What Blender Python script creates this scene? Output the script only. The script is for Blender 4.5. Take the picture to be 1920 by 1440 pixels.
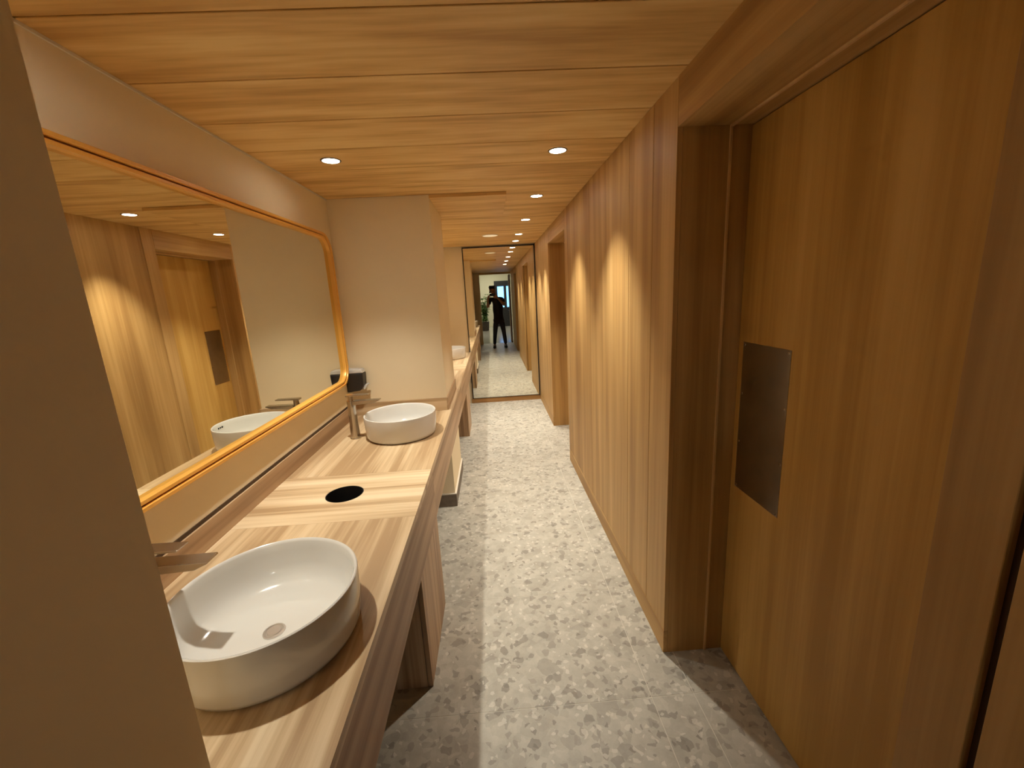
import bpy, bmesh, math, random
from mathutils import Vector, Matrix

for _o in list(bpy.data.objects):
    bpy.data.objects.remove(_o, do_unlink=True)
SC = bpy.context.scene
COL = SC.collection

# ------------------------------------------------------------------ camera
CAM_F, CAM_YAW, CAM_PITCH, CAM_ROLL, CAM_H = 782.85, 0.03879, -0.21342, -0.05478, 1.6879
cam_data = bpy.data.cameras.new('camera')
cam = bpy.data.objects.new('camera', cam_data)
COL.objects.link(cam)
cam_data.sensor_fit = 'HORIZONTAL'
cam_data.sensor_width = 36.0
cam_data.lens = CAM_F / 1920.0 * 36.0
cam_data.clip_start = 0.05
cam_data.clip_end = 100
_fw = Vector((math.sin(CAM_YAW) * math.cos(CAM_PITCH), math.cos(CAM_YAW) * math.cos(CAM_PITCH), math.sin(CAM_PITCH)))
_r = Vector((math.cos(CAM_YAW), -math.sin(CAM_YAW), 0))
_u = _r.cross(_fw)
_r2 = math.cos(CAM_ROLL) * _r + math.sin(CAM_ROLL) * _u
_u2 = -math.sin(CAM_ROLL) * _r + math.cos(CAM_ROLL) * _u
_m = Matrix((_r2, _u2, -_fw)).transposed().to_4x4()
_m.translation = Vector((0, 0, CAM_H))
cam.matrix_world = _m
SC.camera = cam

# ------------------------------------------------------------------ world, exposure
world = bpy.data.worlds.new('world')
SC.world = world
world.use_nodes = True
world.node_tree.nodes['Background'].inputs[0].default_value = (0.5, 0.6, 0.75, 1)
world.node_tree.nodes['Background'].inputs[1].default_value = 0.05
SC.view_settings.view_transform = 'Standard'
SC.view_settings.look = 'None'
SC.view_settings.gamma = 1.0
SC.view_settings.use_curve_mapping = False
SC.view_settings.exposure = 1.02
SC.cycles.use_denoising = True
SC.cycles.sample_clamp_indirect = 4.0
SC.cycles.max_bounces = 7
SC.cycles.diffuse_bounces = 4
SC.cycles.glossy_bounces = 4
SC.cycles.use_light_tree = False
SC.cycles.use_adaptive_sampling = True
SC.cycles.adaptive_threshold = 0.06
SC.cycles.adaptive_min_samples = 20

LAMP_COLOR = (1.0, 0.965, 0.84)
LAMP_POWER = 68.0
LAMP_LENS = 20.0

# ------------------------------------------------------------------ dimensions (metres; X right, Y along the corridor, Z up)
XL, XR, ZC, ZT = -1.109, 0.705, 2.40, 0.825       # left wall, right wall, ceiling, worktop
XF, XP, YP, YPB, YM = -0.362, -0.393, 3.189, 3.92, 6.526   # worktop front, pillar side, pillar front/back, far wall
ZA = 0.545                                        # underside of the worktop apron
YJ, YJ0, XFR, XD, ZH = 1.62, 0.588, 0.905, 0.978, 2.236    # near door recess
R2A, R2B = 3.975, 5.098                           # far door recess
XE, YN = -0.559, 0.62                             # near wall stub on the left
YB = -1.45                                        # end of the corridor behind the viewer

# ------------------------------------------------------------------ material helpers
def srgb(r, g, b):
    def f(c):
        c /= 255.0
        return c / 12.92 if c <= 0.04045 else ((c + 0.055) / 1.055) ** 2.4
    return (f(r), f(g), f(b), 1.0)

def new_mat(name):
    m = bpy.data.materials.new(name)
    m.use_nodes = True
    nt = m.node_tree
    return m, nt, nt.nodes['Principled BSDF']

def plain(name, col, rough=0.5, metal=0.0, spec=0.5, noise=0.0, bump=0.0, nscale=40.0, coat=0.0):
    m, nt, b = new_mat(name)
    b.inputs['Roughness'].default_value = rough
    b.inputs['Metallic'].default_value = metal
    b.inputs['Specular IOR Level'].default_value = spec
    b.inputs['Coat Weight'].default_value = coat
    b.inputs['Base Color'].default_value = col
    if noise or bump:
        tc = nt.nodes.new('ShaderNodeTexCoord')
        n = nt.nodes.new('ShaderNodeTexNoise')
        n.inputs['Scale'].default_value = nscale
        n.inputs['Detail'].default_value = 4
        nt.links.new(tc.outputs['Object'], n.inputs['Vector'])
        if noise:
            r = nt.nodes.new('ShaderNodeValToRGB')
            r.color_ramp.elements[0].position = 0.3
            r.color_ramp.elements[1].position = 0.7
            r.color_ramp.elements[0].color = tuple(c * (1 - noise) for c in col[:3]) + (1,)
            r.color_ramp.elements[1].color = tuple(min(1, c * (1 + noise)) for c in col[:3]) + (1,)
            nt.links.new(n.outputs['Fac'], r.inputs['Fac'])
            nt.links.new(r.outputs['Color'], b.inputs['Base Color'])
        if bump:
            bp = nt.nodes.new('ShaderNodeBump')
            bp.inputs['Strength'].default_value = bump
            bp.inputs['Distance'].default_value = 0.002
            nt.links.new(n.outputs['Fac'], bp.inputs['Height'])
            nt.links.new(bp.outputs['Normal'], b.inputs['Normal'])
    return m

def wood(name, axis, dark, mid, light, band=9.0, fine=70.0, rough=0.5, contrast=1.0, along=0.55):
    """Procedural veneer; grain runs along the given object axis, each board starts elsewhere in the pattern."""
    m, nt, b = new_mat(name)
    N, L = nt.nodes, nt.links
    tc = N.new('ShaderNodeTexCoord')
    oi = N.new('ShaderNodeObjectInfo')
    mul = N.new('ShaderNodeVectorMath'); mul.operation = 'MULTIPLY_ADD'
    comb = N.new('ShaderNodeCombineXYZ')
    for i in range(3):
        L.new(oi.outputs['Random'], comb.inputs[i])
    mul.inputs[1].default_value = (31.0, 47.0, 23.0)
    L.new(comb.outputs[0], mul.inputs[0])
    L.new(tc.outputs['Object'], mul.inputs[2])
    def layer(across, al, detail, rgh, dist=0.0):
        mp = N.new('ShaderNodeMapping')
        s = [across, across, across]
        s['XYZ'.index(axis)] = al
        mp.inputs['Scale'].default_value = s
        L.new(mul.outputs[0], mp.inputs['Vector'])
        n = N.new('ShaderNodeTexNoise')
        n.inputs['Scale'].default_value = 1.0
        n.inputs['Detail'].default_value = detail
        n.inputs['Roughness'].default_value = rgh
        n.inputs['Distortion'].default_value = dist
        L.new(mp.outputs[0], n.inputs['Vector'])
        return n
    n1 = layer(band, along, 2, 0.55)
    n2 = layer(fine, along * 3.0, 3, 0.6)
    mix = N.new('ShaderNodeMix'); mix.data_type = 'FLOAT'
    mix.inputs[0].default_value = 0.24
    L.new(n1.outputs['Fac'], mix.inputs[2]); L.new(n2.outputs['Fac'], mix.inputs[3])
    add = N.new('ShaderNodeMath'); add.operation = 'MULTIPLY_ADD'
    add.inputs[1].default_value = 0.08; add.inputs[2].default_value = -0.04
    L.new(oi.outputs['Random'], add.inputs[0])
    sm = N.new('ShaderNodeMath'); sm.operation = 'ADD'
    L.new(mix.outputs[0], sm.inputs[0]); L.new(add.outputs[0], sm.inputs[1])
    r = N.new('ShaderNodeValToRGB')
    w = 0.15 / contrast
    e = r.color_ramp.elements
    e[0].position = 0.5 - w; e[0].color = dark
    e[1].position = 0.5 + w; e[1].color = light
    k = e.new(0.5); k.color = mid
    L.new(sm.outputs[0], r.inputs['Fac'])
    L.new(r.outputs['Color'], b.inputs['Base Color'])
    b.inputs['Roughness'].default_value = rough
    b.inputs['Specular IOR Level'].default_value = 0.3
    return m

def terrazzo(name):
    m, nt, b = new_mat(name)
    N, L = nt.nodes, nt.links
    geo = N.new('ShaderNodeNewGeometry')
    nz = N.new('ShaderNodeTexNoise'); nz.inputs['Scale'].default_value = 26; nz.inputs['Detail'].default_value = 3
    L.new(geo.outputs['Position'], nz.inputs['Vector'])
    off = N.new('ShaderNodeVectorMath'); off.operation = 'MULTIPLY_ADD'
    off.inputs[1].default_value = (0.028, 0.028, 0.0)
    L.new(nz.outputs['Color'], off.inputs[0]); L.new(geo.outputs['Position'], off.inputs[2])
    base = N.new('ShaderNodeTexNoise'); base.inputs['Scale'].default_value = 7; base.inputs['Detail'].default_value = 8
    base.inputs['Roughness'].default_value = 0.7
    L.new(geo.outputs['Position'], base.inputs['Vector'])
    br = N.new('ShaderNodeValToRGB')
    br.color_ramp.elements[0].position = 0.32; br.color_ramp.elements[0].color = srgb(158, 151, 138)
    br.color_ramp.elements[1].position = 0.68; br.color_ramp.elements[1].color = srgb(190, 183, 169)
    L.new(base.outputs['Fac'], br.inputs['Fac'])
    col = br.outputs['Color']
    def chips(scale, prob, size, c1, c2, seed):
        nonlocal col
        v = N.new('ShaderNodeTexVoronoi'); v.voronoi_dimensions = '3D'
        v.inputs['Scale'].default_value = scale
        mp = N.new('ShaderNodeMapping'); mp.inputs['Location'].default_value = (seed, seed * 1.7, seed * 0.3)
        L.new(off.outputs[0], mp.inputs['Vector']); L.new(mp.outputs[0], v.inputs['Vector'])
        sep = N.new('ShaderNodeSeparateColor'); L.new(v.outputs['Color'], sep.inputs[0])
        a = N.new('ShaderNodeMath'); a.operation = 'LESS_THAN'; a.inputs[1].default_value = prob
        L.new(sep.outputs[0], a.inputs[0])
        k = a
        k2 = N.new('ShaderNodeMath'); k2.operation = 'MULTIPLY'; k2.inputs[1].default_value = size
        L.new(k.outputs[0], k2.inputs[0])
        cm = N.new('ShaderNodeMix'); cm.data_type = 'RGBA'
        cm.inputs[6].default_value = c1; cm.inputs[7].default_value = c2
        L.new(sep.outputs[2], cm.inputs[0])
        mx = N.new('ShaderNodeMix'); mx.data_type = 'RGBA'
        L.new(k2.outputs[0], mx.inputs[0]); L.new(col, mx.inputs[6]); L.new(cm.outputs[2], mx.inputs[7])
        col = mx.outputs[2]
    # angular aggregate: every cell a slightly different grey
    va = N.new('ShaderNodeTexVoronoi'); va.inputs['Scale'].default_value = 30
    L.new(off.outputs[0], va.inputs['Vector'])
    sa = N.new('ShaderNodeSeparateColor'); L.new(va.outputs['Color'], sa.inputs[0])
    ra = N.new('ShaderNodeValToRGB')
    ra.color_ramp.elements[0].position = 0.0; ra.color_ramp.elements[0].color = srgb(138, 131, 119)
    ra.color_ramp.elements[1].position = 1.0; ra.color_ramp.elements[1].color = srgb(196, 189, 175)
    L.new(sa.outputs[0], ra.inputs['Fac'])
    ma = N.new('ShaderNodeMix'); ma.data_type = 'RGBA'; ma.inputs[0].default_value = 0.22
    L.new(col, ma.inputs[6]); L.new(ra.outputs['Color'], ma.inputs[7])
    col = ma.outputs[2]
    chips(12, 0.12, 0.40, srgb(144, 137, 124), srgb(182, 175, 161), 3.1)
    chips(20, 0.12, 0.42, srgb(124, 117, 106), srgb(172, 164, 150), 9.4)
    chips(30, 0.09, 0.60, srgb(112, 105, 95), srgb(150, 142, 130), 7.7)
    chips(48, 0.07, 0.60, srgb(108, 101, 92), srgb(146, 138, 126), 1.3)
    chips(64, 0.06, 0.5, srgb(206, 199, 185), srgb(218, 211, 198), 5.9)
    L.new(col, b.inputs['Base Color'])
    b.inputs['Roughness'].default_value = 0.45
    b.inputs['Specular IOR Level'].default_value = 0.4
    return m

def emitter(name, col, strength):
    m, nt, b = new_mat(name)
    b.inputs['Base Color'].default_value = (0.8, 0.8, 0.8, 1)
    b.inputs['Emission Color'].default_value = col
    b.inputs['Emission Strength'].default_value = strength
    return m

M = {}
_wd, _wm, _wl = srgb(164, 124, 74), srgb(190, 150, 93), srgb(210, 171, 114)
M['wood_wall'] = wood('oak_veneer_vertical', 'Z', _wd, _wm, _wl, band=11, contrast=0.8)
M['wood_ceiling'] = wood('oak_veneer_ceiling', 'X', srgb(196, 152, 88), srgb(222, 180, 114), srgb(236, 200, 136), band=13, along=1.5, contrast=1.0)
M['wood_long'] = wood('oak_veneer_lengthwise', 'Y', _wd, _wm, _wl)
M['wood_door'] = wood('oak_veneer_door', 'Z', srgb(184, 140, 70), srgb(204, 160, 86), srgb(218, 176, 102), band=8)
_td, _tm, _tl = srgb(172, 142, 106), srgb(204, 177, 140), srgb(224, 202, 168)
M['top_long'] = wood('worktop_veneer_lengthwise', 'Y', _td, _tm, _tl, band=16, fine=95, rough=0.38, contrast=1.15, along=0.7)
M['top_cross'] = wood('worktop_veneer_crosswise', 'X', _td, _tm, _tl, band=16, fine=95, rough=0.38, contrast=1.15, along=0.7)
M['cab_vert'] = wood('cabinet_veneer_vertical', 'Z', srgb(150, 118, 88), srgb(184, 152, 118), srgb(204, 174, 140), band=20, fine=95, rough=0.45)
M['apron'] = wood('apron_veneer', 'Y', srgb(150, 118, 86), srgb(178, 146, 112), srgb(198, 168, 134), band=14, fine=90, rough=0.45)
M['terrazzo'] = terrazzo('grey_terrazzo')
M['grout'] = plain('light_grout', srgb(206, 199, 184), 0.8, noise=0.06)
M['paint'] = plain('beige_paint', srgb(238, 221, 188), 0.75, spec=0.25, noise=0.02, nscale=3)
M['ceramic'] = plain('white_ceramic', srgb(220, 217, 211), 0.12, spec=0.5, coat=0.3)
M['chrome'] = plain('brushed_nickel', srgb(190, 180, 166), 0.24, metal=1.0)
M['drain_metal'] = plain('polished_drain', srgb(216, 210, 202), 0.3, metal=0.8)
M['bead_highlight'] = wood('edge_highlight_wood', 'Z', srgb(206, 168, 112), srgb(222, 186, 132), srgb(234, 200, 150))  # paler wood paints the highlight along the door frame arris
M['wood_cross'] = wood('oak_veneer_crosswise', 'X', srgb(150, 108, 62), srgb(170, 126, 76), srgb(188, 144, 92))
M['plate'] = plain('brushed_steel', srgb(176, 168, 154), 0.32, metal=1.0, noise=0.05, nscale=14)
M['mirror'] = plain('mirror_silver', srgb(236, 235, 224), 0.0, metal=1.0)
M['gold'] = plain('amber_lacquered_frame', srgb(236, 176, 80), 0.34, metal=0.15, spec=0.5)
M['groove_shade'] = plain('frame_groove_shade', srgb(150, 84, 20), 0.5)  # darker brown paints the shade between the frame's two ridges
M['black'] = plain('black_plastic', srgb(38, 34, 32), 0.4, noise=0.05)
M['bin_black'] = plain('bin_liner_black', srgb(20, 17, 15), 0.6)
M['black_metal'] = plain('black_metal', srgb(40, 34, 28), 0.4, metal=0.3)
M['lid_grey'] = plain('light_grey_plastic', srgb(198, 196, 192), 0.35)
M['gap_shade'] = plain('gap_shade_brown', srgb(74, 52, 30), 0.7)
M['skirting_stone'] = plain('brown_grey_stone', srgb(118, 104, 90), 0.5, noise=0.15, nscale=30)
M['trim_white'] = plain('white_trim', srgb(226, 216, 200), 0.5)
M['lens'] = emitter('lamp_lens', (1.0, 0.93, 0.82, 1), LAMP_LENS)
M['lamp_ring'] = plain('lamp_ring_grey', srgb(120, 104, 84), 0.45, metal=0.3)
M['disc_glow'] = emitter('dim_disc_diffuser', (1.0, 0.80, 0.50, 1), 0.26)
M['backing'] = plain('dark_backing_board', srgb(70, 48, 26), 0.8)
M['soffit'] = M['wood_ceiling']
# things only seen through the far mirror
M['skin'] = plain('skin', srgb(150, 104, 78), 0.5)
M['shirt'] = plain('black_cotton', srgb(26, 24, 26), 0.9, noise=0.1)
M['trousers'] = plain('charcoal_denim', srgb(44, 46, 54), 0.9, noise=0.15)
M['shoe'] = plain('dark_leather', srgb(40, 34, 32), 0.5)
M['hair'] = plain('black_hair', srgb(18, 15, 14), 0.6)
M['lobby_wall'] = plain('lobby_cream_paint', srgb(232, 226, 200), 0.8)
M['lobby_floor'] = plain('lobby_polished_floor', srgb(196, 192, 182), 0.16, spec=0.6)
M['lobby_frame'] = plain('dark_door_frame', srgb(40, 40, 44), 0.4)
M['sky_glass'] = emitter('daylit_blue_glass', srgb(70, 150, 235), 2.2)
M['lobby_lamp'] = emitter('lobby_lamp_panel', (1.0, 0.97, 0.88, 1), 15.0)
M['leaf'] = plain('green_leaf', srgb(112, 148, 76), 0.5, noise=0.3, nscale=8)
M['stem'] = plain('plant_stem', srgb(96, 84, 50), 0.7)
M['planter'] = plain('dark_planter', srgb(58, 48, 42), 0.5)
M['soil'] = plain('potting_soil', srgb(50, 36, 26), 0.9, noise=0.3)
M['leaf_door'] = wood('red_brown_door_veneer', 'Z', srgb(84, 50, 34), srgb(106, 66, 46), srgb(124, 80, 56))

# ------------------------------------------------------------------ object helpers
WORLD = {}   # world position of each object we made

def finish(o, loc, parent):
    COL.objects.link(o)
    loc = Vector(loc)
    WORLD[o] = loc
    if parent is not None:
        o.parent = parent
        o.location = loc - WORLD[parent]
    else:
        o.location = loc
    return o

def tag(o, label=None, cat=None, group=None, kind=None):
    if label: o['label'] = label
    if cat: o['category'] = cat
    if group: o['group'] = group
    if kind: o['kind'] = kind
    return o

def empty(name, loc, parent=None):
    o = bpy.data.objects.new(name, None)
    o.empty_display_size = 0.05
    return finish(o, loc, parent)

def from_bm(name, bm, mat, loc=(0, 0, 0), parent=None, smooth=False):
    """bm is in coordinates local to loc."""
    bmesh.ops.recalc_face_normals(bm, faces=bm.faces)
    me = bpy.data.meshes.new(name)
    bm.to_mesh(me); bm.free()
    me.materials.append(mat)
    if smooth:
        for p in me.polygons: p.use_smooth = True
        try:
            me.set_sharp_from_angle(angle=math.radians(40))
        except Exception:
            pass
    return finish(bpy.data.objects.new(name, me), loc, parent)

def bm_box(bm, x0, x1, y0, y1, z0, z1):
    vs = [bm.verts.new(p) for p in ((x0, y0, z0), (x1, y0, z0), (x1, y1, z0), (x0, y1, z0), (x0, y0, z1), (x1, y0, z1), (x1, y1, z1), (x0, y1, z1))]
    for f in ((0, 3, 2, 1), (4, 5, 6, 7), (0, 1, 5, 4), (1, 2, 6, 5), (2, 3, 7, 6), (3, 0, 4, 7)):
        bm.faces.new([vs[i] for i in f])

def box(name, x0, x1, y0, y1, z0, z1, mat, parent=None, bevel=0.0, seg=1):
    c = ((x0 + x1) / 2, (y0 + y1) / 2, (z0 + z1) / 2)
    bm = bmesh.new()
    bm_box(bm, x0 - c[0], x1 - c[0], y0 - c[1], y1 - c[1], z0 - c[2], z1 - c[2])
    if bevel:
        bmesh.ops.bevel(bm, geom=list(bm.edges), offset=bevel, segments=seg, affect='EDGES', profile=0.5)
    return from_bm(name, bm, mat, c, parent)

def lathe(name, prof, mat, loc, parent=None, n=48, smooth=True):
    bm = bmesh.new()
    rings = []
    for r, z in prof:
        if r < 1e-6:
            rings.append([bm.verts.new((0, 0, z))])
        else:
            rings.append([bm.verts.new((r * math.cos(2 * math.pi * i / n), r * math.sin(2 * math.pi * i / n), z)) for i in range(n)])
    for a, b in zip(rings, rings[1:]):
        for i in range(n):
            j = (i + 1) % n
            if len(a) == 1 and len(b) == 1: continue
            if len(a) == 1: bm.faces.new((a[0], b[i], b[j]))
            elif len(b) == 1: bm.faces.new((a[i], b[0], a[j]))
            else: bm.faces.new((a[i], b[i], b[j], a[j]))
    return from_bm(name, bm, mat, loc, parent, smooth)

def prism(name, pts, axis, a0, a1, mat, parent=None, origin=(0, 0, 0), bevel=0.0):
    """Extrude a world-space polygon along an axis; pts are in the two other axes in XYZ order."""
    bm = bmesh.new()
    ai = 'XYZ'.index(axis)
    others = [i for i in range(3) if i != ai]
    def mk(p, a):
        v = [0, 0, 0]; v[ai] = a; v[others[0]] = p[0]; v[others[1]] = p[1]
        return bm.verts.new([v[i] - origin[i] for i in range(3)])
    A = [mk(p, a0) for p in pts]; B = [mk(p, a1) for p in pts]
    bm.faces.new(A); bm.faces.new(B[::-1])
    for i in range(len(pts)):
        j = (i + 1) % len(pts)
        bm.faces.new((A[i], A[j], B[j], B[i]))
    bmesh.ops.recalc_face_normals(bm, faces=bm.faces)
    if bevel:
        bmesh.ops.bevel(bm, geom=list(bm.edges), offset=bevel, segments=2, affect='EDGES', profile=0.5)
    return from_bm(name, bm, mat, origin, parent)

def copy_tree(o, loc, parent=None):
    """Copy a thing with its parts and sub-parts."""
    c = o.copy()
    finish(c, loc, parent)
    d = Vector(loc) - WORLD[o]
    for ch in [k for k in WORLD if k.parent == o]:
        copy_tree(ch, WORLD[ch] + d, c)
    return c

# ------------------------------------------------------------------ floor
floor = box('floor', -1.30, 1.15, -1.75, 6.70, -0.08, -0.001, M['grout'])
tag(floor, 'grey terrazzo tiled corridor floor', kind='structure')
G = 0.0015
ty = [2.065 + 0.655 * k for k in range(-6, 8)]
ty = [-1.74] + [y for y in ty if -1.7 < y < 6.6] + [6.69]
for x0, x1 in ((-1.29, -0.63), (-0.63, 0.57), (0.57, 0.75), (0.75, 1.14)):
    for y0, y1 in zip(ty, ty[1:]):
        box('floor_tile', x0 + G, x1 - G, y0 + G, y1 - G, -0.012, 0.0, M['terrazzo'], floor)

# ------------------------------------------------------------------ ceiling
ceil = box('ceiling', -1.25, 1.15, YB - 0.15, 6.70, ZC + 0.012, ZC + 0.14, M['backing'])
tag(ceil, 'oak veneer plank ceiling over the corridor', kind='structure')
cy = [YP - 0.327 * k for k in range(15, -1, -1)]
while cy[-1] < YM - 0.1: cy.append(cy[-1] + 0.327)
for y0, y1 in zip(cy, cy[1:]):
    y1 = min(y1, YM + 0.02)
    box('ceiling_plank', XL - 0.01, XR + 0.005, y0 + 0.003, y1 - 0.003, ZC, ZC + 0.02, M['wood_ceiling'], ceil, bevel=0.0015)
box('soffit_panel', XP + 0.001, 0.157, YP, YPB, ZC - 0.022, ZC - 0.0005, M['soffit'], ceil, bevel=0.001)

# ------------------------------------------------------------------ left side: wall, pillar, near stub
wl = box('wall_left', XL - 0.12, XL, YN - 0.3, YM + 0.1, 0.0, ZC + 0.01, M['paint'])
tag(wl, 'beige painted wall behind the vanity', kind='structure')
box('gap_shade_strip', XL, XL + 0.004, YN, YP, ZT + 0.098, ZT + 0.113, M['gap_shade'], wl)  # dark strip on the wall, painted for the shade of a recess
box('lit_top_edge', XL, XL + 0.006, YN, YP, ZC - 0.009, ZC - 0.0005, M['trim_white'], wl)  # pale strip standing in for light caught on the wall's top edge

pil = box('wall_pillar', XL + 0.001, XP, YP, YPB, 0.0, ZC - 0.0005, M['paint'])
tag(pil, 'beige painted pillar rising through the vanity worktop', kind='structure')
sk = box('skirting', XL + 0.02, XP + 0.012, YP - 0.012, YPB + 0.012, 0.0, 0.105, M['skirting_stone'], pil)
box('skirting_trim', XL + 0.02, XP + 0.014, YP - 0.014, YPB + 0.014, 0.105, 0.113, M['trim_white'], pil)

box('backsplash', XL + 0.0005, XL + 0.012, YN + 0.001, YP - 0.001, ZT + 0.0003, ZT + 0.098, M['apron'], wl)
box('backsplash', XL + 0.012, XP, YP - 0.012, YP - 0.0005, ZT + 0.0003, ZT + 0.098, M['top_cross'], pil)
box('backsplash', XP + 0.0005, XP + 0.011, YP - 0.012, YPB, ZT + 0.0003, ZT + 0.098, M['apron'], pil)

ws = box('wall_near_left', XE - 0.9, XE, YB - 0.1, YN, 0.0, ZC - 0.0005, M['paint'])
tag(ws, 'plain beige wall stub in shade beside the near basin', kind='structure')

# ------------------------------------------------------------------ far wall with mirror
wf = box('wall_far', XL - 0.12, 1.15, YM, YM + 0.12, 0.0, ZC + 0.01, M['paint'])
tag(wf, 'beige far wall of the corridor', kind='structure')
bb = box('baseboard_far', XP - 0.01, XR - 0.001, YM - 0.014, YM - 0.0005, 0.0, 0.072, M['wood_cross'])
tag(bb, 'low oak baseboard under the far mirror', kind='structure')

# ------------------------------------------------------------------ right wall: boards, recesses, doors
def wall_run(name, y0, y1, cuts, label):
    w = box(name, XR + 0.014, XR + 0.08, y0 + 0.0065, y1 - 0.006, 0.0, ZC + 0.01, M['backing'])
    tag(w, label, kind='structure')
    ys = [y0] + cuts + [y1]
    for a, b in zip(ys, ys[1:]):
        box('wall_board', XR, XR + 0.02, a + (0.002 if a != y0 else 0), b - (0.002 if b != y1 else 0), 0.118, ZC - 0.0005, M['wood_wall'], w, bevel=0.001)
    box('wall_plinth', XR - 0.001, XR + 0.02, y0, y1, 0.0, 0.1165, M['wood_long'], w, bevel=0.001)
    return w
wall_run('wall_right', YJ, R2A, [1.845, 2.155, 2.995, 3.845], 'oak boarded right wall between the two door recesses')
wall_run('wall_right_far', R2B, YM, [5.42, 6.1], 'oak boarded right wall beside the far mirror')
wn = box('wall_right_near', XR + 0.014, XR + 0.08, YB, YJ0 - 0.004, 0.0, ZC + 0.01, M['backing'])
tag(wn, 'oak boarded right wall at the near edge', kind='structure')
box('wall_post', XR, XR + 0.03, 0.493, YJ0, 0.0, ZC - 0.0005, M['wood_wall'], wn, bevel=0.001)
for a, b in ((-0.12, 0.4755), (-0.80, -0.123), (YB, -0.803)):
    box('wall_board', XR, XR + 0.02, a, b, 0.0, ZC - 0.0005, M['wood_wall'], wn, bevel=0.001)

def recess(n, y0, y1, label, plate):
    # header over the opening and the lining of the recess
    t = box('trim_%d' % (2 * n - 1), XR, XD + 0.09, y0 + 0.003, y1 - 0.003, ZH, ZC - 0.0005, M['wood_long'])
    tag(t, 'oak header over the %s door recess' % label, kind='structure')
    box('head_bead', XFR - 0.008, XFR, y0 + 0.002, y1 - 0.009, ZH - 0.007, ZH, M['bead_highlight'], t)
    j = box('trim_%d' % (2 * n), XR + 0.0205, XD + 0.09, y1, y1 + 0.006, 0.0, ZC - 0.001, M['wood_wall'])
    tag(j, 'oak jamb lining of the %s door recess' % label, kind='structure')
    box('jamb_bead', XFR - 0.008, XFR, y1 - 0.007, y1, 0.0, ZH, M['bead_highlight'], j)
    jn = box('jamb_near_side', XR + 0.03, XD + 0.09, y0 - 0.004, y0, 0.0, ZH, M['wood_wall'], j)
    d = box('door_%d' % n, XD, XD + 0.045, y0 + 0.003, y1 - 0.003, 0.004, ZH - 0.004, M['wood_door'], bevel=0.0015)
    tag(d, 'oak veneer flush door set back in the %s recess' % label, kind='structure')
    if plate:
        p = box('push_plate', XD - 0.002, XD + 0.0005, y1 - 0.302, y1 - 0.036, 0.848, 1.455, M['plate'], d, bevel=0.0006)
        for y in (y1 - 0.292, y1 - 0.046):
            for z in (0.858, 1.05, 1.25, 1.445):
                lathe_x('screw', 0.005, 0.0015, M['chrome'], (XD - 0.002, y, z), p)
    return d

def lathe_x(name, r, h, mat, loc, parent, n=12):
    bm = bmesh.new()
    a = [bm.verts.new((0, r * math.cos(2 * math.pi * i / n), r * math.sin(2 * math.pi * i / n))) for i in range(n)]
    b = [bm.verts.new((-h, 0.7 * r * math.cos(2 * math.pi * i / n), 0.7 * r * math.sin(2 * math.pi * i / n))) for i in range(n)]
    bm.faces.new(b)
    for i in range(n):
        j = (i + 1) % n
        bm.faces.new((a[i], a[j], b[j], b[i]))
    return from_bm(name, bm, mat, loc, parent)

recess(1, YJ0, YJ, 'near', True)
recess(2, R2A, R2B, 'far', True)

# ------------------------------------------------------------------ worktop, one continuous thing
wt = empty('worktop', (-0.73, 1.8, ZT - 0.03))
tag(wt, 'long light striped wood vanity worktop with deep front apron', 'worktop')
TH = 0.03
box('top_panel', XL + 0.002, XF, YN + 0.001, 1.566, ZT - TH, ZT, M['top_long'], wt)
# middle panel with the waste hole
HX, HY, HR = -0.730, 1.818, 0.084
def holed_panel(x0, x1, y0, y1, hx, hy, hr):
    bm = bmesh.new()
    n = 48
    cor = [(x0, y0), (x1, y0), (x1, y1), (x0, y1)]
    def edge_pt(a):
        dx, dy = math.cos(a), math.sin(a)
        t = min(((x1 - hx) / dx if dx > 1e-9 else (x0 - hx) / dx if dx < -1e-9 else 1e9), ((y1 - hy) / dy if dy > 1e-9 else (y0 - hy) / dy if dy < -1e-9 else 1e9))
        return (hx + t * dx, hy + t * dy)
    angs = sorted(set([round(2 * math.pi * i / n, 6) for i in range(n)] + [round(math.atan2(cy_ - hy, cx_ - hx) % (2 * math.pi), 6) for cx_, cy_ in cor]))
    o = (hx, hy, ZT - TH / 2)
    def V(p, z): return bm.verts.new((p[0] - o[0], p[1] - o[1], z - o[2]))
    ot, ob, it, ib = [], [], [], []
    for a in angs:
        e = edge_pt(a); c = (hx + hr * math.cos(a), hy + hr * math.sin(a))
        ot.append(V(e, ZT)); ob.append(V(e, ZT - TH)); it.append(V(c, ZT)); ib.append(V(c, ZT - TH))
    k = len(angs)
    for i in range(k):
        j = (i + 1) % k
        bm.faces.new((it[i], ot[i], ot[j], it[j])); bm.faces.new((ib[i], ib[j], ob[j], ob[i]))
        bm.faces.new((ot[i], ob[i], ob[j], ot[j])); bm.faces.new((it[i], it[j], ib[j], ib[i]))
    return from_bm('top_panel', bm, M['top_cross'], o, wt)
holed_panel(XL + 0.002, XF, 1.567, 2.036, HX, HY, HR)
lathe('hole_liner', [(HR - 0.002, -0.24), (HR - 0.003, -0.0005), (HR - 0.0005, -0.0005), (HR - 0.0005, -0.03)], M['bin_black'], (HX, HY, ZT), wt)
lathe('hole_floor', [(0.0, 0.0), (HR, 0.0)], M['bin_black'], (HX, HY, ZT - 0.22), wt)
box('top_panel', XL + 0.002, XF, 2.037, YP - 0.001, ZT - TH, ZT, M['top_long'], wt)
box('top_panel', XP + 0.001, XF, YP, YPB, ZT - TH, ZT, M['top_long'], wt)
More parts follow.
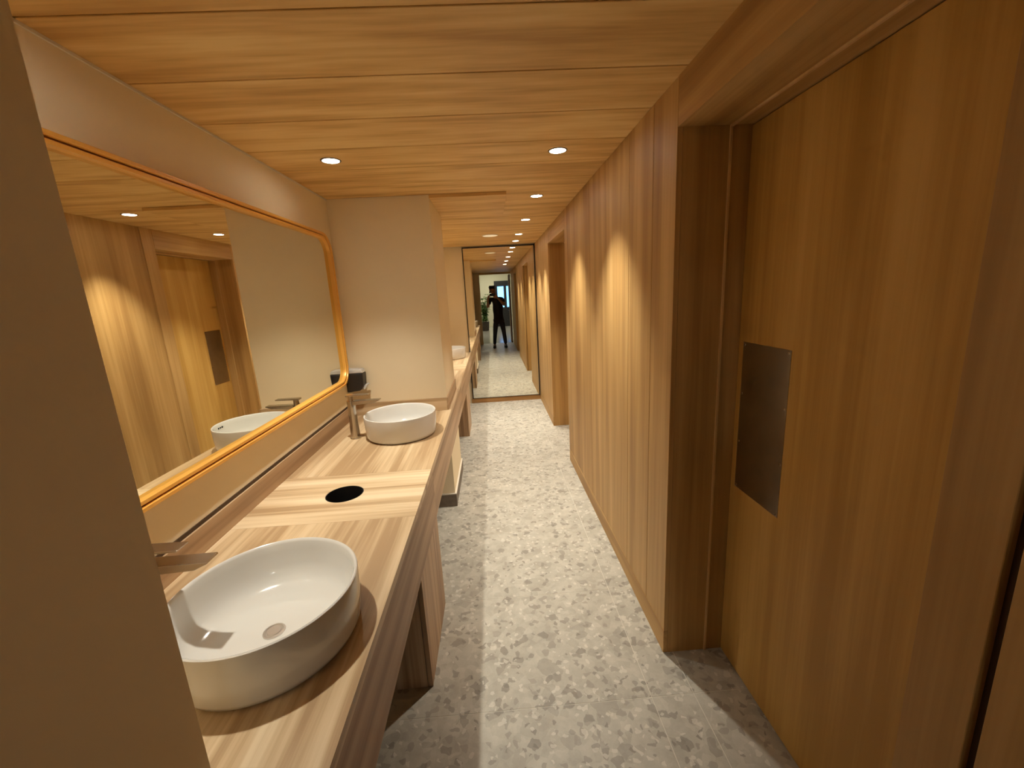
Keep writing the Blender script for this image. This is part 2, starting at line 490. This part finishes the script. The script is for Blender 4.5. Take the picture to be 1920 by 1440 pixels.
box('top_panel', XL + 0.002, XF, YPB + 0.001, 4.925, ZT - TH, ZT, M['top_long'], wt)
box('top_panel', XL + 0.002, XF, 4.926, 5.42, ZT - TH, ZT, M['top_cross'], wt)
box('top_panel', XL + 0.002, XF, 5.421, YM - 0.001, ZT - TH, ZT, M['top_long'], wt)
for a, b in ((YN + 0.001, 2.06), (2.061, 4.2), (4.201, YM - 0.001)):
    box('apron_board', XF - 0.02, XF, a, b, ZA, ZT - TH, M['apron'], wt)

# ------------------------------------------------------------------ cabinets under the worktop
def cabinet(y0, y1, label):
    e = empty('bin_cabinet', (-0.73, (y0 + y1) / 2, 0))
    tag(e, label, 'cabinet', 'bin cabinets under the worktop')
    box('side_panel', XL + 0.02, XF - 0.024, y0, y0 + 0.018, 0.0, ZT - TH - 0.001, M['cab_vert'], e)
    box('side_panel', XL + 0.02, XF - 0.024, y1 - 0.018, y1, 0.0, ZT - TH - 0.001, M['cab_vert'], e)
    box('front_panel', XF - 0.022, XF - 0.001, y0, y1, 0.0, ZA - 0.002, M['cab_vert'], e, bevel=0.001)
    return e
cabinet(1.55, 2.066, 'pale striped wood bin cabinet under the round waste hole')
cabinet(4.911, 5.42, 'pale striped wood bin cabinet under the worktop beyond the pillar')

# ------------------------------------------------------------------ basins and taps
def basin(y, x=-0.634):
    e = empty('wash_basin', (x, y, ZT))
    R, H = 0.228, 0.152
    prof = [(0.0, 0.0), (R - 0.040, 0.0), (R - 0.024, 0.002), (R - 0.013, 0.009), (R - 0.008, 0.022), (R - 0.003, 0.07), (R, H - 0.006), (R - 0.001, H - 0.002), (R - 0.004, H),
            (R - 0.008, H - 0.002), (R - 0.011, H - 0.008), (R - 0.013, H - 0.03), (R - 0.017, H - 0.075), (R - 0.027, H - 0.103), (R - 0.050, H - 0.122), (R - 0.09, H - 0.132), (R - 0.14, H - 0.136), (0.033, H - 0.138), (0.0, H - 0.138)]
    lathe('bowl', prof, M['ceramic'], (x, y, ZT), e, n=96)
    lathe('drain', [(0.0, 0.003), (0.016, 0.003), (0.018, 0.001), (0.021, 0.001), (0.023, 0.003), (0.027, 0.0025), (0.028, 0.0)], M['drain_metal'], (x, y, ZT + H - 0.1378), e, n=32)
    for k in (-1, 0, 1):
        a = 0.085 * k
        rr = R - 0.0135
        bm = bmesh.new()
        n = 12
        vs = []
        for i in range(n):
            t = 2 * math.pi * i / n
            vs.append(bm.verts.new((0, 0.0055 * math.cos(t), 0.0055 * math.sin(t))))
        bm.faces.new(vs)
        ret = bmesh.ops.extrude_face_region(bm, geom=list(bm.faces))
        for v in [g for g in ret['geom'] if isinstance(g, bmesh.types.BMVert)]: v.co.x += 0.004
        bmesh.ops.rotate(bm, verts=list(bm.verts), cent=(0, 0, 0), matrix=Matrix.Rotation(a, 3, 'Z'))
        from_bm('overflow_hole', bm, M['bin_black'], (x + (rr - 0.0024) * math.cos(a), y + (rr - 0.0024) * math.sin(a), ZT + H - 0.03), e)
    return e

def tap(y, x=-0.930):
    e = empty('basin_tap', (x, y, ZT))
    lathe('base_ring', [(0.0, 0.0), (0.034, 0.0), (0.034, 0.004), (0.031, 0.006), (0.0, 0.006)], M['chrome'], (x, y, ZT), e, n=40)
    lathe('body', [(0.0, 0.005), (0.030, 0.005), (0.0295, 0.03), (0.0265, 0.10), (0.0255, 0.195), (0.027, 0.247), (0.026, 0.251), (0.0, 0.251)], M['chrome'], (x, y, ZT), e, n=40)
    z = ZT
    prism('spout', [(x + 0.005, z + 0.224), (x + 0.150, z + 0.231), (x + 0.186, z + 0.247), (x + 0.184, z + 0.251), (x + 0.005, z + 0.250)], 'Y', y - 0.023, y + 0.023, M['chrome'], e, (x, y, z + 0.24), bevel=0.0015)
    lathe('cartridge', [(0.0, 0.251), (0.017, 0.251), (0.016, 0.283), (0.0, 0.283)], M['chrome'], (x, y, ZT), e, n=28)
    prism('lever', [(x - 0.026, z + 0.279), (x + 0.118, z + 0.284), (x + 0.120, z + 0.289), (x - 0.024, z + 0.290), (x - 0.028, z + 0.286)], 'Y', y - 0.021, y + 0.021, M['chrome'], e, (x, y, z + 0.285), bevel=0.0015)
    return e

B1, B2, B3 = 0.985, 2.648, 5.985
b1 = basin(B1)
tag(b1, 'large round white ceramic basin nearest the viewer', 'basin', 'round vessel basins')
b2 = copy_tree(b1, (-0.634, B2, ZT))
tag(b2, 'round white ceramic basin in front of the pillar', 'basin', 'round vessel basins')
b3 = copy_tree(b1, (-0.634, B3, ZT))
tag(b3, 'small distant white basin beyond the pillar beside the far mirror', 'basin', 'round vessel basins')
t1 = tap(B1 - 0.005)
tag(t1, 'brushed nickel tap at the nearest basin partly hidden by wall', 'tap', 'basin taps')
t2 = copy_tree(t1, (-0.930, B2 - 0.02, ZT))
tag(t2, 'tall brushed nickel tap at the basin before the pillar', 'tap', 'basin taps')
t3 = copy_tree(t1, (-0.930, B3, ZT))
tag(t3, 'brushed nickel tap hidden beyond the pillar at the far basin', 'tap', 'basin taps')

# ------------------------------------------------------------------ wall mirror with amber frame
def rr_path(y0, y1, z0, z1, r, off, n=10):
    pts = []
    rr = r - off
    for cy_, cz_, a0 in ((y1 - r, z1 - r, 0), (y0 + r, z1 - r, 90), (y0 + r, z0 + r, 180), (y1 - r, z0 + r, 270)):
        for i in range(n + 1):
            a = math.radians(a0 + 90 * i / n)
            pts.append((cy_ + rr * math.cos(a), cz_ + rr * math.sin(a)))
    return pts

def sweep_frame(name, y0, y1, z0, z1, r, prof, mat, org, parent):
    """prof: list of (inward offset, x) closed polygon."""
    bm = bmesh.new()
    rings = [[bm.verts.new((x - org[0], p[0] - org[1], p[1] - org[2])) for p in rr_path(y0, y1, z0, z1, r, off)] for off, x in prof]
    k = len(rings[0]); q = len(rings)
    for a in range(q):
        A, B = rings[a], rings[(a + 1) % q]
        for i in range(k):
            j = (i + 1) % k
            bm.faces.new((A[i], A[j], B[j], B[i]))
    return from_bm(name, bm, mat, org, parent, smooth=True)

MY0, MY1, MZ0, MZ1, MRAD = 0.655, 3.083, 1.106, 2.148, 0.135
me_ = empty('wall_mirror', (XL, (MY0 + MY1) / 2, MZ0))
tag(me_, 'wide rounded wall mirror in an amber gold frame above the basins', 'mirror')
org = (XL, (MY0 + MY1) / 2, (MZ0 + MZ1) / 2)
X0 = XL + 0.0008
fr = sweep_frame('frame', MY0, MY1, MZ0, MZ1, MRAD,
    [(0.0, X0), (0.0, X0 + 0.034), (0.0015, X0 + 0.036), (0.0125, X0 + 0.036), (0.014, X0 + 0.034), (0.014, X0 + 0.022), (0.020, X0 + 0.022), (0.020, X0 + 0.028), (0.0215, X0 + 0.030), (0.0325, X0 + 0.030), (0.034, X0 + 0.028), (0.034, X0)], M['gold'], org, me_)
sweep_frame('groove_shade', MY0, MY1, MZ0, MZ1, MRAD, [(0.0138, X0 + 0.021), (0.0138, X0 + 0.0235), (0.0202, X0 + 0.0235), (0.0202, X0 + 0.021)], M['groove_shade'], org, fr)
bm = bmesh.new()
pa = [bm.verts.new((X0 + 0.008 - org[0], p[0] - org[1], p[1] - org[2])) for p in rr_path(MY0, MY1, MZ0, MZ1, MRAD, 0.030)]
pb = [bm.verts.new((X0 + 0.001 - org[0], p[0] - org[1], p[1] - org[2])) for p in rr_path(MY0, MY1, MZ0, MZ1, MRAD, 0.030)]
bm.faces.new(pa); bm.faces.new(pb[::-1])
for i in range(len(pa)):
    j = (i + 1) % len(pa)
    bm.faces.new((pa[i], pb[i], pb[j], pa[j]))
from_bm('glass', bm, M['mirror'], org, me_)

# ------------------------------------------------------------------ far mirror
fmx0, fmx1, fmz0, fmz1 = -0.385, 0.698, 0.0735, 2.388
fm = empty('floor_mirror', ((fmx0 + fmx1) / 2, YM, fmz0))
tag(fm, 'full height mirror with thin black frame on the end wall', 'mirror')
W = 0.013
box('frame_rail', fmx0, fmx1, YM - 0.020, YM - 0.0008, fmz1 - W, fmz1, M['black_metal'], fm)
box('frame_rail', fmx0, fmx1, YM - 0.020, YM - 0.0008, fmz0, fmz0 + 0.005, M['black_metal'], fm)
box('frame_stile', fmx0, fmx0 + W, YM - 0.020, YM - 0.0008, fmz0 + 0.005, fmz1 - W, M['black_metal'], fm)
box('frame_stile', fmx1 - W, fmx1, YM - 0.020, YM - 0.0008, fmz0 + 0.005, fmz1 - W, M['black_metal'], fm)
box('glass', fmx0 + W, fmx1 - W, YM - 0.010, YM - 0.0008, fmz0 + 0.005, fmz1 - W, M['mirror'], fm)

# ------------------------------------------------------------------ soap dispenser
sd = empty('soap_dispenser', (XL + 0.001, 3.129, 1.03))
tag(sd, 'black wall soap dispenser with grey lid behind the second tap', 'soap dispenser')
sx = XL + 0.001
prism('body', [(sx, 1.030), (sx + 0.095, 1.040), (sx + 0.122, 1.075), (sx + 0.128, 1.172), (sx, 1.172)], 'Y', 3.086, 3.172, M['black'], sd, (sx, 3.075, 1.1), bevel=0.006)
prism('lid', [(sx, 1.1725), (sx + 0.128, 1.1725), (sx + 0.116, 1.198), (sx, 1.206)], 'Y', 3.088, 3.170, M['lid_grey'], sd, (sx, 3.075, 1.19), bevel=0.004)
prism('push_lever', [(sx + 0.098, 1.040), (sx + 0.126, 1.045), (sx + 0.150, 1.082), (sx + 0.137, 1.086), (sx + 0.121, 1.072)], 'Y', 3.106, 3.152, M['lid_grey'], sd, (sx + 0.13, 3.075, 1.06), bevel=0.002)

# ------------------------------------------------------------------ downlights
def downlight(x, y, label, power=1.0, angle=78):
    e = empty('downlight', (x, y, ZC))
    tag(e, label, 'ceiling light', 'recessed round downlights')
    lathe('trim_ring', [(0.042, -0.0005), (0.042, -0.0035), (0.050, -0.0025), (0.051, -0.0003)], M['lamp_ring'], (x, y, ZC), e, n=40)
    lathe('lens', [(0.0, -0.0022), (0.0422, -0.0022)], M['lens'], (x, y, ZC), e, n=24)
    ld = bpy.data.lights.new('lamp_beam', 'SPOT')
    ld.energy = LAMP_POWER * power
    ld.color = LAMP_COLOR
    ld.spot_size = math.radians(angle)
    ld.spot_blend = 1.0
    ld.shadow_soft_size = 0.022
    lo = bpy.data.objects.new('lamp_beam', ld)
    finish(lo, (x, y, ZC - 0.012), e)
    return e
LX = 0.395
downlight(LX, 2.359, 'bright round downlight nearest the viewer on the right of the ceiling')
downlight(LX, 3.379, 'second round downlight of the row along the right wall')
downlight(LX, 4.406, 'third round downlight of the row along the right wall')
downlight(LX, 5.427, 'fourth round downlight of the row along the right wall')
downlight(LX, 6.097, 'last round downlight of the row just before the far mirror')
downlight(-0.771, 2.369, 'round downlight in the ceiling above the vanity worktop', 0.74, 94)
downlight(-0.771, 1.08, 'downlight over the nearest basin just above the picture', 0.47, 86)
downlight(-0.771, 5.30, 'downlight over the worktop in the alcove hidden beyond the pillar', 0.8, 92)

sp = empty('ceiling_disc_light', (0.04, 5.42, ZC))
tag(sp, 'wide dim round flush lamp on the ceiling left of the downlight row', 'ceiling light')
lathe('rim', [(0.090, -0.0005), (0.090, -0.008), (0.097, -0.007), (0.101, -0.0005)], M['trim_white'], (0.04, 5.42, ZC), sp, n=48)
lathe('diffuser', [(0.0, -0.0075), (0.06, -0.007), (0.0905, -0.005)], M['disc_glow'], (0.04, 5.42, ZC), sp, n=32)

# ------------------------------------------------------------------ behind the viewer (seen in the far mirror)
wb = box('wall_back', XE - 0.35, -0.345, YB - 0.12, YB - 0.002, 0.0, ZC + 0.01, M['paint'])
tag(wb, 'beige wall return beside the corridor entrance', kind='structure')
wh = box('trim_9', -0.345, 0.80, YB - 0.12, YB - 0.002, 2.345, ZC + 0.01, M['wood_ceiling'])
tag(wh, 'oak header over the corridor entrance', kind='structure')
el = empty('entrance_door', (0.67, -2.15, 0.0))
tag(el, 'red brown door standing open at the corridor entrance seen in mirror', 'door')
box('leaf', 0.648, 0.690, -2.30, -1.60, 0.006, 2.33, M['leaf_door'], el, bevel=0.002)
box('handle_plate', 0.642, 0.648, -2.26, -2.22, 1.0, 1.2, M['chrome'], el, bevel=0.001)
box('handle', 0.600, 0.642, -2.252, -2.10, 1.09, 1.11, M['chrome'], el, bevel=0.004)

lf = box('floor_lobby', -4.0, 3.5, -9.8, -1.75, -0.08, 0.0, M['lobby_floor'])
tag(lf, 'pale polished lobby floor seen in the far mirror', kind='structure')
lw = box('wall_lobby', -4.0, 3.5, -9.62, -9.5, 0.0, 3.0, M['lobby_wall'])
tag(lw, 'cream lobby wall seen in the far mirror', kind='structure')
for nm, x0, x1, y0, y1 in (('wall_lobby_left', -4.0, -3.9, -9.5, -1.75), ('wall_lobby_right', 3.4, 3.5, -9.5, -1.75), ('wall_lobby_front_left', -3.9, XE - 0.9, -1.75, -1.6), ('wall_lobby_front_right', 0.80, 3.4, -1.75, -1.6)):
    tag(box(nm, x0, x1, y0, y1, 0.0, 3.0, M['lobby_wall']), 'cream lobby side wall', kind='structure')
tag(box('wall_lobby_return', XE - 0.9, XE - 0.35, -1.75, -1.6, 0.0, 3.0, M['lobby_wall']), 'cream lobby wall return', kind='structure')
tag(box('wall_lobby_header', XE - 0.35, 0.80, -1.75, -1.6, ZC + 0.01, 3.0, M['lobby_wall']), 'cream lobby wall above the entrance', kind='structure')
lc = box('ceiling_lobby', -4.0, 3.5, -9.8, -1.6, 3.0, 3.1, M['lobby_wall'])
tag(lc, 'cream lobby ceiling seen in the far mirror', kind='structure')
for i, (x, y) in enumerate(((-1.4, -5.0), (1.4, -5.0), (0.0, -8.0))):
    e = empty('lobby_light', (x, y, 3.0))
    tag(e, ('square lobby ceiling lamp left of the entrance behind the viewer', 'square lobby ceiling lamp right of the entrance behind the viewer', 'square lobby ceiling lamp nearest the glass door behind the viewer')[i], 'ceiling light', 'lobby ceiling lamps')
    box('frame', x - 0.31, x + 0.31, y - 0.31, y + 0.31, 2.985, 2.9995, M['trim_white'], e)
    box('diffuser', x - 0.29, x + 0.29, y - 0.29, y + 0.29, 2.980, 2.9852, M['lobby_lamp'], e)

gd = empty('glass_door', (0.62, -9.49, 0.0))
tag(gd, 'dark framed glass door with blue daylight seen in far mirror', 'door')
gy0, gy1 = -9.495, -9.44
gx0, gx1, gz1 = 0.21, 1.02, 2.36
box('frame_post', gx0, gx0 + 0.16, gy0, gy1, 0.0, gz1, M['lobby_frame'], gd)
box('frame_post', gx1 - 0.07, gx1, gy0, gy1, 0.0, gz1, M['lobby_frame'], gd)
box('frame_post', 0.70, 0.84, gy0, gy1, 0.0, gz1, M['lobby_frame'], gd)
box('frame_head', gx0, gx1, gy0 - 0.002, gy1 - 0.003, 2.08, gz1, M['lobby_frame'], gd)
box('frame_sill', gx0, gx1, gy0 - 0.002, gy1 - 0.003, 0.0, 0.32, M['lobby_frame'], gd)
box('mid_rail', gx0, gx1, gy0 - 0.002, gy1 - 0.003, 0.88, 1.0, M['lobby_frame'], gd)
for x0, x1 in ((gx0 + 0.16, 0.70), (0.84, gx1 - 0.07)):
    box('pane', x0, x1, gy0 + 0.01, gy0 + 0.02, 1.0, 2.08, M['sky_glass'], gd)
    box('pane', x0, x1, gy0 + 0.01, gy0 + 0.02, 0.32, 0.88, M['lobby_frame'], gd)

# plant
random.seed(5)
px_, py_ = -0.34, -7.2
pl = empty('potted_plant', (px_, py_, 0.0))
tag(pl, 'leafy green potted plant in the lobby seen in mirror', 'plant')
pot = lathe('planter', [(0.0, 0.0), (0.15, 0.0), (0.17, 0.02), (0.20, 0.40), (0.21, 0.42), (0.19, 0.42), (0.185, 0.37), (0.0, 0.37)], M['planter'], (px_, py_, 0), pl, n=32)
lathe('soil', [(0.0, 0.375), (0.186, 0.372)], M['soil'], (px_, py_, 0), pl, n=32)
bm = bmesh.new(); bs_ = bmesh.new()
for s in range(26):
    a = 2 * math.pi * s / 26 + random.uniform(-0.2, 0.2)
    h = random.uniform(0.6, 1.4); sp_ = random.uniform(0.08, 0.36)
    prev = Vector((0.05 * math.cos(a), 0.05 * math.sin(a), 0.37))
    for k in range(1, 7):
        t = k / 6
        p = Vector((math.cos(a) * sp_ * t * t, math.sin(a) * sp_ * t * t, 0.37 + h * t))
        d = (p - prev)
        bm_box(bs_, p.x - 0.006, p.x + 0.006, p.y - 0.006, p.y + 0.006, prev.z, p.z)
        for q in range(5):
            ang = random.uniform(0, 2 * math.pi)
            dirv = Vector((math.cos(ang), math.sin(ang), random.uniform(-0.1, 0.5))).normalized()
            side = dirv.cross(Vector((0, 0, 1))).normalized()
            ln = random.uniform(0.14, 0.24); wd = ln * 0.27
            droop = Vector((0, 0, -0.05))
            v = [bm.verts.new(c) for c in (p, p + dirv * ln * 0.4 + side * wd, p + dirv * ln + droop, p + dirv * ln * 0.4 - side * wd, p + dirv * ln * 0.42 + Vector((0, 0, -0.008)))]
            bm.faces.new((v[0], v[4], v[1])); bm.faces.new((v[1], v[4], v[2])); bm.faces.new((v[2], v[4], v[3])); bm.faces.new((v[3], v[4], v[0]))
        prev = p
tag(from_bm('stems', bs_, M['stem'], (px_, py_, 0), pl), kind='stuff')
tag(from_bm('foliage', bm, M['leaf'], (px_, py_, 0), pl), kind='stuff')

# ------------------------------------------------------------------ the person taking the picture (reflected in the far mirror)
def skin_mesh(name, verts, edges, radii, root, mat, parent, sub=2):
    org_ = WORLD[parent]
    me = bpy.data.meshes.new(name)
    me.from_pydata([Vector(v) - org_ for v in verts], edges, [])
    o = bpy.data.objects.new(name + '_skeleton', me)
    COL.objects.link(o)
    o.modifiers.new('skin', 'SKIN')
    if not me.skin_vertices: me.skin_vertices.new()
    sl = me.skin_vertices[0].data
    for i, r in enumerate(radii):
        sl[i].radius = (r, r) if not isinstance(r, tuple) else r
        sl[i].use_root = (i == root)
    o.modifiers['skin'].use_smooth_shade = True
    ss = o.modifiers.new('sub', 'SUBSURF'); ss.levels = sub; ss.render_levels = sub
    bpy.context.view_layer.update()
    dg = bpy.context.evaluated_depsgraph_get()
    res = bpy.data.meshes.new_from_object(o.evaluated_get(dg))
    bpy.data.objects.remove(o, do_unlink=True)
    bpy.data.meshes.remove(me)
    res.name = name
    res.materials.clear(); res.materials.append(mat)
    for p in res.polygons: p.use_smooth = True
    return finish(bpy.data.objects.new(name, res), org_, parent)

pe = empty('person', (0.21, -0.33, 0.0))
tag(pe, 'person in black shirt and dark trousers photographing with raised phone, reflected in far mirror', 'person')
V, E, R_ = [], [], []
def jt(p, r, prev=None):
    V.append(p); R_.append(r)
    if prev is not None: E.append((prev, len(V) - 1))
    return len(V) - 1
pelvis = jt((0.21, -0.34, 1.00), 0.10)
spine = jt((0.20, -0.35, 1.20), 0.09, pelvis)
chest = jt((0.18, -0.36, 1.42), 0.10, spine)
nb = jt((0.15, -0.36, 1.61), 0.075, chest)
neck = jt((0.11, -0.34, 1.69), 0.055, nb)
jaw = jt((0.075, -0.305, 1.765), 0.075, neck)
hd = jt((0.06, -0.30, 1.835), 0.092, jaw)
crown = jt((0.055, -0.31, 1.895), 0.070, hd)
nose = jt((0.055, -0.190, 1.805), 0.014, hd)
for s in (-1, 1):
    jt((0.06 + 0.095 * s, -0.31, 1.815), 0.016, hd)
def arm(sh, el_, wr, pm, fdir, thumb):
    c = jt(((sh[0] + V[chest][0]) / 2, sh[1], sh[2] - 0.01), 0.075, chest)
    a = jt(sh, 0.062, c); m1 = jt([(sh[i] + el_[i]) / 2 for i in range(3)], 0.052, a)
    b = jt(el_, 0.044, m1); m2 = jt([(wr[i] * 0.4 + el_[i] * 0.6) for i in range(3)], 0.042, b)
    w = jt(wr, 0.029, m2); p = jt(pm, 0.034, w)
    for k in range(4):
        base = (pm[0], pm[1] + 0.012, pm[2] + 0.030 - 0.020 * k)
        ln = (0.036, 0.042, 0.039, 0.030)[k]
        f1 = jt((base[0] + fdir * 0.012, base[1] + 0.014, base[2]), 0.009, p)
        f2 = jt((base[0] + fdir * (0.012 + ln * 0.7), base[1] + 0.024, base[2] - 0.004), 0.0085, f1)
        jt((base[0] + fdir * (0.012 + ln), base[1] + 0.020, base[2] - 0.006), 0.007, f2)
    t1_ = jt((pm[0] + fdir * 0.012, pm[1] - 0.016, pm[2] - 0.018), 0.011, p)
    t2_ = jt((pm[0] + fdir * 0.032, pm[1] - 0.014, pm[2] + 0.004), 0.010, t1_)
    jt((pm[0] + fdir * 0.044, pm[1] - 0.008, pm[2] + 0.020), 0.008, t2_)
arm((-0.02, -0.36, 1.545), (-0.115, -0.22, 1.30), (-0.085, -0.10, 1.575), (-0.060, -0.062, 1.650), 1, -1)
arm((0.36, -0.36, 1.535), (0.405, -0.20, 1.345), (0.215, -0.10, 1.575), (0.170, -0.062, 1.645), -1, 1)
for hx, kx, ax, tx in ((0.115, 0.075, 0.035, 0.020), (0.305, 0.350, 0.390, 0.405)):
    h_ = jt((hx, -0.34, 0.93), 0.075, pelvis)
    k_ = jt((kx, -0.31, 0.52), 0.058, h_)
    cf = jt(((kx + ax) / 2, -0.35, 0.36), 0.054, k_)
    an = jt((ax, -0.35, 0.09), 0.036, cf)
    jt((tx, -0.21, 0.035), 0.030, an)
body = skin_mesh('body', V, E, R_, pelvis, M['skin'], pe)
# clothes
V, E, R_ = [], [], []
p0 = jt((0.21, -0.34, 0.90), (0.18, 0.18)); p1 = jt((0.21, -0.34, 1.02), (0.172, 0.172), p0); p2 = jt((0.20, -0.35, 1.22), (0.165, 0.165), p1); p3 = jt((0.18, -0.36, 1.44), (0.172, 0.172), p2); p4 = jt((0.155, -0.36, 1.60), 0.085, p3)
for sh, el_ in (((-0.02, -0.36, 1.545), (-0.115, -0.22, 1.30)), ((0.36, -0.36, 1.535), (0.405, -0.20, 1.345))):
    c = jt(((sh[0] + 0.18) / 2, sh[1], 1.535), 0.09, p3); a = jt(sh, 0.078, c)
    jt([sh[i] * 0.30 + el_[i] * 0.70 for i in range(3)], 0.064, a)
skin_mesh('shirt', V, E, R_, p1, M['shirt'], pe)
V, E, R_ = [], [], []
q0 = jt((0.21, -0.34, 0.99), (0.15, 0.12)); q1 = jt((0.21, -0.34, 0.93), (0.15, 0.12), q0)
for hx, kx, ax in ((0.115, 0.075, 0.035), (0.305, 0.350, 0.390)):
    h_ = jt((hx, -0.34, 0.86), 0.105, q1); k_ = jt((kx, -0.31, 0.52), 0.072, h_); cf = jt(((kx + ax) / 2, -0.345, 0.34), 0.066, k_); jt((ax, -0.35, 0.10), 0.055, cf)
skin_mesh('trousers', V, E, R_, q1, M['trousers'], pe)
for ax, tx in ((0.035, 0.020), (0.390, 0.405)):
    V, E, R_ = [], [], []
    s0 = jt((ax, -0.385, 0.050), 0.045); s1 = jt((ax, -0.34, 0.060), 0.050, s0); s2 = jt(((ax + tx) / 2, -0.25, 0.048), (0.050, 0.045), s1); jt((tx, -0.16, 0.040), (0.044, 0.036), s2)
    skin_mesh('shoe', V, E, R_, s1, M['shoe'], pe)
V, E, R_ = [], [], []
h0 = jt((0.06, -0.345, 1.79), 0.070); h1 = jt((0.058, -0.335, 1.84), 0.092, h0); h2 = jt((0.056, -0.32, 1.885), 0.090, h1); h3 = jt((0.055, -0.31, 1.92), 0.065, h2); h4 = jt((0.054, -0.305, 1.945), 0.028, h3)
skin_mesh('hair', V, E, R_, h1, M['hair'], pe)

ph = empty('phone', (0.055, -0.03, 1.632))
tag(ph, 'dark phone held sideways before the face of the reflected person', 'phone')
box('case', -0.030, 0.140, -0.048, -0.038, 1.635, 1.715, M['black'], ph, bevel=0.003, seg=2)
box('camera_bump', -0.022, 0.014, -0.038, -0.035, 1.672, 1.708, M['black_metal'], ph, bevel=0.001)
